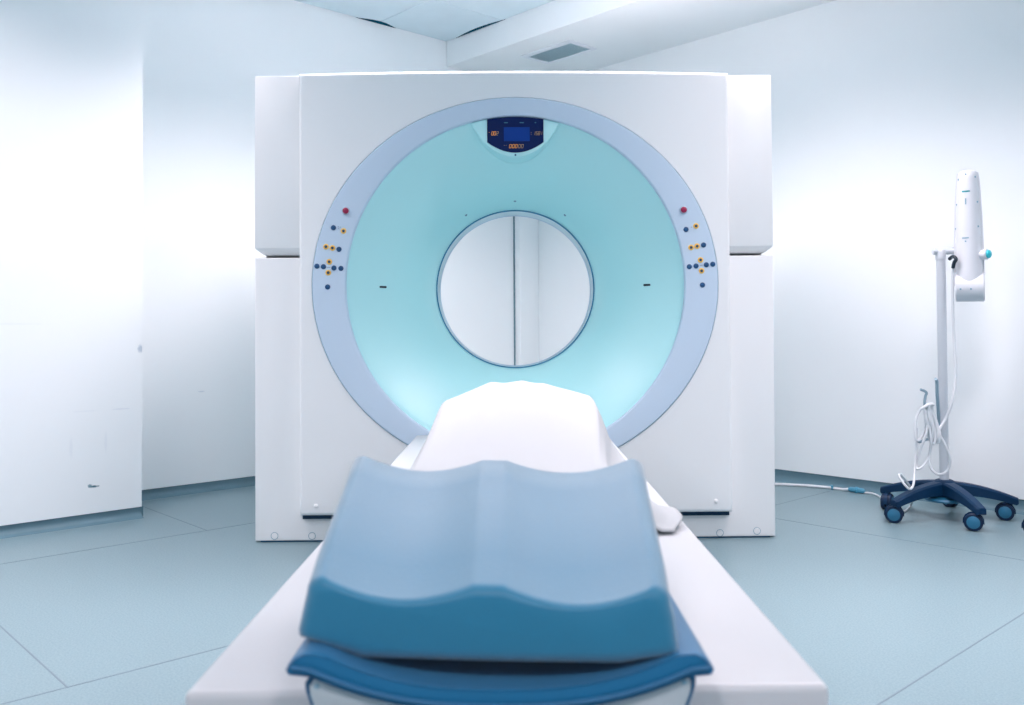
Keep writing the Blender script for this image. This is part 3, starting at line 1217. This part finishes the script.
five_star(stand, R(202), 0.275, 0.165)
b = MB()
b.lathe([(0.0205, 0.16), (0.0205, 1.215), (0.0205, 1.235)], 28, cap0=True, cap1=True)
b.build('post', M['alu'], stand)
b = MB()
b.lathe([(0.0235, 1.195), (0.0235, 1.232), (0.020, 1.240), (0.0005, 1.241)], 28, cap0=True, cap1=True)
b.tube([(-0.037, 0, 1.232), (-0.034, 0, 1.232), (0.03, -0.0, 1.232), (0.075, -0.01, 1.234), (0.115, -0.03, 1.236)], [0.012, 0.0145, 0.0145, 0.0135, 0.0135], 18)
b.lathe([(0.019, 0.055), (0.019, 0.068), (0.013, 0.070)], 18, (0, -0.004, 1.233), 'x', cap0=True)
b.build('bracket', M['alu'], stand)

# folded arm: back shell, front shell, drum, knob
AX, AY = 0.0, 0.0            # parts are built round the arm's own axis
ARM = Vector((0.094, -0.075, 0))
ATURN = R(-26.5)
AINV = Matrix.Rotation(-ATURN, 3, 'Z')


def arm_local(px, py, depth):
    p = AINV @ (at(px, py, depth) - SC - ARM)
    return p


ZB = 1.085


def arm_loop(z, w, d, back):
    pts = []
    for k in range(17):
        t = PI * k / 16
        pts.append(Vector((AX - w * math.cos(t), AY - d * math.sin(t), z)))
    if back:
        pts = [Vector((AX - w, AY, z))]
        for k in range(17):
            t = PI * k / 16
            pts.append(Vector((AX - w * math.cos(t), AY + 0.02 + d * math.sin(t), z)))
        pts.append(Vector((AX + w, AY, z)))
    return pts


b = MB()
st = [(1.07, 0.0560, 0.055), (1.13, 0.0560, 0.055), (1.25, 0.0550, 0.054), (1.40, 0.0510, 0.050), (1.50, 0.0455, 0.046), (1.560, 0.0415, 0.042), (1.585, 0.038, 0.036), (1.594, 0.030, 0.026), (1.597, 0.016, 0.012)]
b.loops([arm_loop(z, w, d, False) for z, w, d in st], True, True, True)
arm = b.build('arm_cover', M['device'], stand, ARM, (0, 0, ATURN))
b = MB()
b.loops([arm_loop(z, w + 0.0065, d * 0.8, True) for z, w, d in st[:-2]] + [arm_loop(1.588, 0.030, 0.03, True)], True, True, True)
b.build('arm_shell', M['device'], stand, ARM, (0, 0, ATURN))
b = MB()
DZ, DR = 1.062, 0.066
prof = [(0.001, -0.060), (DR - 0.006, -0.060), (DR, -0.055), (DR, 0.055), (DR - 0.006, 0.060), (0.001, 0.060)]
b.lathe([(r_, h) for r_, h in prof], 40, (AX + 0.002, AY + 0.006, DZ), 'x', cap0=True, cap1=True)
b.build('drum', M['device'], stand, ARM, (0, 0, ATURN))
b = MB()
b.lathe([(0.018, 0.05), (0.024, 0.066), (0.025, 0.080), (0.022, 0.083)], 24, (AX, AY, 1.208), 'x', cap0=True, cap1=True)
kn = b.build('knob', M['device'], stand, ARM, (0, 0, ATURN + R(-24)))
b = MB()
b.lathe([(0.019, 0.079), (0.0185, 0.091), (0.013, 0.096), (0.0005, 0.098)], 22, (AX, AY, 1.208), 'x', cap0=True, cap1=True)
b.build('knob_cap', M['teal'], kn)['label'] = 'teal cap of the knob'


def arm_y(x, z):
    """front surface of the arm cover"""
    for (z0_, w0, d0), (z1_, w1, d1) in zip(st[:-1], st[1:]):
        if z0_ <= z <= z1_:
            t = (z - z0_) / (z1_ - z0_)
            w, d = w0 + (w1 - w0) * t, d0 + (d1 - d0) * t
            q = max(-0.999, min(0.999, (x - AX) / w))
            return AY - d * math.sqrt(1 - q * q)
    return AY


YF_ = SC.y + ARM.y - 0.02
for (px, py) in ((965.5, 174.5), (958.6, 179), (975, 177.5), (956.8, 204), (977.2, 202.5), (955.8, 228), (978, 227)):
    p = arm_local(px, py, YF_)
    x, z = p.x, p.z
    x = max(AX - 0.0535, min(AX + 0.0535, x))
    y = arm_y(x, z) if abs(x - AX) < 0.05 and z < 1.59 else AY - 0.01
    b = MB()
    b.lathe([(0.0044, 0.006), (0.0044, -0.0015), (0.0004, -0.0025)], 10, (x, y, z), 'y', cap1=True)
    b.build('screw', M['screw'], arm)
for (px, py) in ((960.5, 289), (971, 289)):
    p = arm_local(px, py, YF_ - 0.03)
    y = AY + 0.006 - math.sqrt(max(0, DR * DR - (p.z - DZ) ** 2))
    b = MB()
    b.lathe([(0.0044, 0.006), (0.0044, -0.0015), (0.0004, -0.0025)], 10, (p.x, y, p.z), 'y', cap1=True)
    b.build('screw', M['screw'], arm)
for (px, py, w, h, mt_) in ((965.8, 190.7, 3.6, 0.7, 'mark'), (965.6, 200.8, 0.6, 3.0, 'screw'), (965.4, 237.6, 3.0, 0.6, 'screw'), (965.5, 241, 0.7, 0.7, 'screw')):
    p = arm_local(px, py, YF_ - 0.035)
    b = MB()
    x0_, x1_ = p.x - w * 0.0046, p.x + w * 0.0046
    rows_ = []
    for k in range(7):
        x = x0_ + (x1_ - x0_) * k / 6
        y = arm_y(x, p.z)
        rows_.append([Vector((x, y - 0.0012, p.z - h * 0.0046)), Vector((x, y - 0.0012, p.z + h * 0.0046)), Vector((x, y + 0.003, p.z + h * 0.0046)), Vector((x, y + 0.003, p.z - h * 0.0046))])
    b.loops(rows_, True, True, True)
    b.build('marking', M[mt_], arm)

# two hooks on the post that hold the cable
b = MB()
b.tube([at(939, 430, 4.175) - SC, at(938.4, 412, 4.15) - SC, at(937.2, 395, 4.12) - SC, at(936.8, 382, 4.11) - SC, at(935.6, 379, 4.10) - SC], 0.0075, 10, smooth=4)
b.build('hook', M['hook'], stand)
b = MB()
b.tube([at(938, 436, 4.17) - SC, at(930, 420, 4.13) - SC, at(924.8, 406, 4.10) - SC, at(925.3, 397, 4.09) - SC, at(926.5, 393.2, 4.085) - SC, at(924.5, 391, 4.08) - SC, at(920.6, 389.6, 4.075) - SC], 0.006, 10, smooth=4)
b.build('hook', M['hook'], stand)
b = MB()
b.tube([at(938, 437, 4.17) - SC, at(925, 440, 4.12) - SC, at(919.5, 442, 4.10) - SC, at(917.8, 440, 4.09) - SC], 0.006, 10, smooth=4)
b.build('hook', M['hook'], stand)
b = MB()
b.tube([at(949.5, 259, 4.14) - SC, at(953, 256.5, 4.11) - SC, at(956, 259, 4.09) - SC, at(954, 263, 4.10) - SC, at(953, 268, 4.11) - SC], 0.008, 10, smooth=5)
b.build('cable_socket', M['black'], stand)

# ------------------------------------------------------------------ the white cable
cable = thing('power_cable', 'white cable coiled on the stand hooks and trailing along the right wall', 'cable', (1.88, 4.40, 0))
CO = Vector((1.88, 4.40, 0))


def C(px, py, Y):
    return at(px, py, Y) - CO


def F(px, py, z=0.006):
    """on the floor, kept off the skirting"""
    p = atz(px, py, z)
    n = room_dir(0, 1)
    over = p.dot(n) - (VR - 0.048)
    if over > 0:
        p = p - n * over
    return p - CO


b = MB()
b.tube([C(953, 266, 4.12), C(952.5, 290, 4.13), C(953.5, 330, 4.14), C(955.5, 365, 4.13), C(955, 385, 4.12), C(952, 402, 4.11),
        C(946, 418, 4.12), C(940, 428, 4.11), C(936, 434, 4.10), C(931, 437, 4.095), C(928.5, 425, 4.09), C(927, 408, 4.07)], 0.0065, 10, smooth=6)
b.build('lead', M['cord'], cable)
loops_ = [
    [(927, 407), (936, 428), (946, 447), (950, 462), (946, 472), (937, 474), (930, 466), (930, 450), (933, 430), (929, 408)],
    [(926, 406), (928, 420), (931, 440), (929, 456), (923, 466), (917, 469), (916.5, 464), (921, 448), (927, 430), (928, 406)],
    [(925, 406), (926, 418), (930, 432), (935, 442), (938, 438), (936, 424), (930, 406)],
    [(927, 405), (929.5, 420), (932, 434), (937, 443), (940, 436), (936, 420), (931, 405)],
    [(924, 408), (926, 424), (929, 438), (934, 444), (935, 432), (932, 418), (929, 406)],
    [(928, 405), (920, 410), (915.5, 422), (916, 440), (922, 436), (927, 422), (929, 407)],
]
for i, l in enumerate(loops_):
    b = MB()
    pts = [C(x, y, 4.06 + 0.012 * math.sin(2.1 * k + i)) for k, (x, y) in enumerate(l)]
    pts.append(pts[0])
    b.tube(pts, 0.0058, 9, smooth=6, caps=False)
    b.build('coil_loop', M['cord'], cable)
b = MB()
b.tube([C(921.5, 409, 4.055), C(926, 406, 4.05), C(931, 404.2, 4.055), C(933.5, 405, 4.06)], 0.0072, 10, smooth=4)
b.build('cable_tie', M['cord'], cable)
# from the coil down over the base, round on the floor and away along the wall
b = MB()
b.tube([C(917, 428, 4.07), C(916, 450, 4.07), C(914.5, 470, 4.05), C(913.5, 484, 4.00), C(910, 489, 3.98), C(905, 485, 3.98), C(900, 478, 4.0), C(899, 474.5, 4.02),
        C(901, 475, 4.04), C(906, 481, 4.10), C(911, 489, 4.14), C(912.5, 497, 4.16), F(911, 505, 0.012), F(905, 511), F(896, 512), F(888, 506), F(884, 500), F(878, 493), F(868, 491.3)], 0.0052, 10, smooth=6)
b.build('floor_lead', M['cord'], cable)
b = MB()
p0, p1 = F(866, 491.0, 0.014), F(849, 489.0, 0.014)
b.tube([p0, p0.lerp(p1, 0.1), p0.lerp(p1, 0.42), p0.lerp(p1, 0.45), p0.lerp(p1, 0.55), p0.lerp(p1, 0.58), p0.lerp(p1, 0.9), p1],
       [0.008, 0.013, 0.014, 0.0175, 0.0175, 0.014, 0.013, 0.008], 14)
b.build('connector', M['plug'], cable)['label'] = 'teal inline connector'
b = MB()
b.tube([p1, F(846, 488.6, 0.008), F(835, 487.2, 0.008), F(815, 486.3, 0.008), F(795, 485, 0.008), F(777, 484.3, 0.008), F(750, 483, 0.008), F(720, 482.0, 0.008)], 0.0078, 10, smooth=4)
b.build('wall_lead', M['cord'], cable)
b = MB()
q_ = F(835, 487.2, 0.008)
b.box(q_.x - 0.006, q_.x + 0.006, q_.y - 0.012, q_.y + 0.012, 0.0, 0.024, 0.003, 2)
b.build('cable_clip', M['plug'], cable)

# ------------------------------------------------------------------ stool reaching into the picture at the right edge
stool = thing('wheeled_stool', 'dark blue wheeled stool mostly outside the right edge, one castor showing', 'stool', (2.388, 3.63, 0))
five_star(stool, R(143.5), 0.30, 0.165)
b = MB()
b.lathe([(0.025, 0.17), (0.025, 0.30), (0.016, 0.302), (0.016, 0.47)], 24, cap0=True, cap1=True)
b.build('column', M['alu'], stool)
b = MB()
b.lathe([(0.001, 0.465), (0.15, 0.465), (0.175, 0.475), (0.182, 0.50), (0.175, 0.525), (0.15, 0.535), (0.001, 0.538)], 40, cap0=True, cap1=True)
b.build('seat', M['blue'], stool)

# ------------------------------------------------------------------ world and colour management
w = bpy.data.worlds.new('world')
scene.world = w
w.use_nodes = True
w.node_tree.nodes['Background'].inputs['Color'].default_value = (0.55, 0.75, 0.9, 1)
w.node_tree.nodes['Background'].inputs['Strength'].default_value = 0.3
vs_ = scene.view_settings
vs_.view_transform = 'Standard'
vs_.look = 'None'
vs_.gamma = 1.0
vs_.use_curve_mapping = False
vs_.exposure = 0.0
scene.cycles.max_bounces = 12
scene.cycles.diffuse_bounces = 8
scene.cycles.glossy_bounces = 4
scene.cycles.use_denoising = True
scene.cycles.sample_clamp_indirect = 6.0
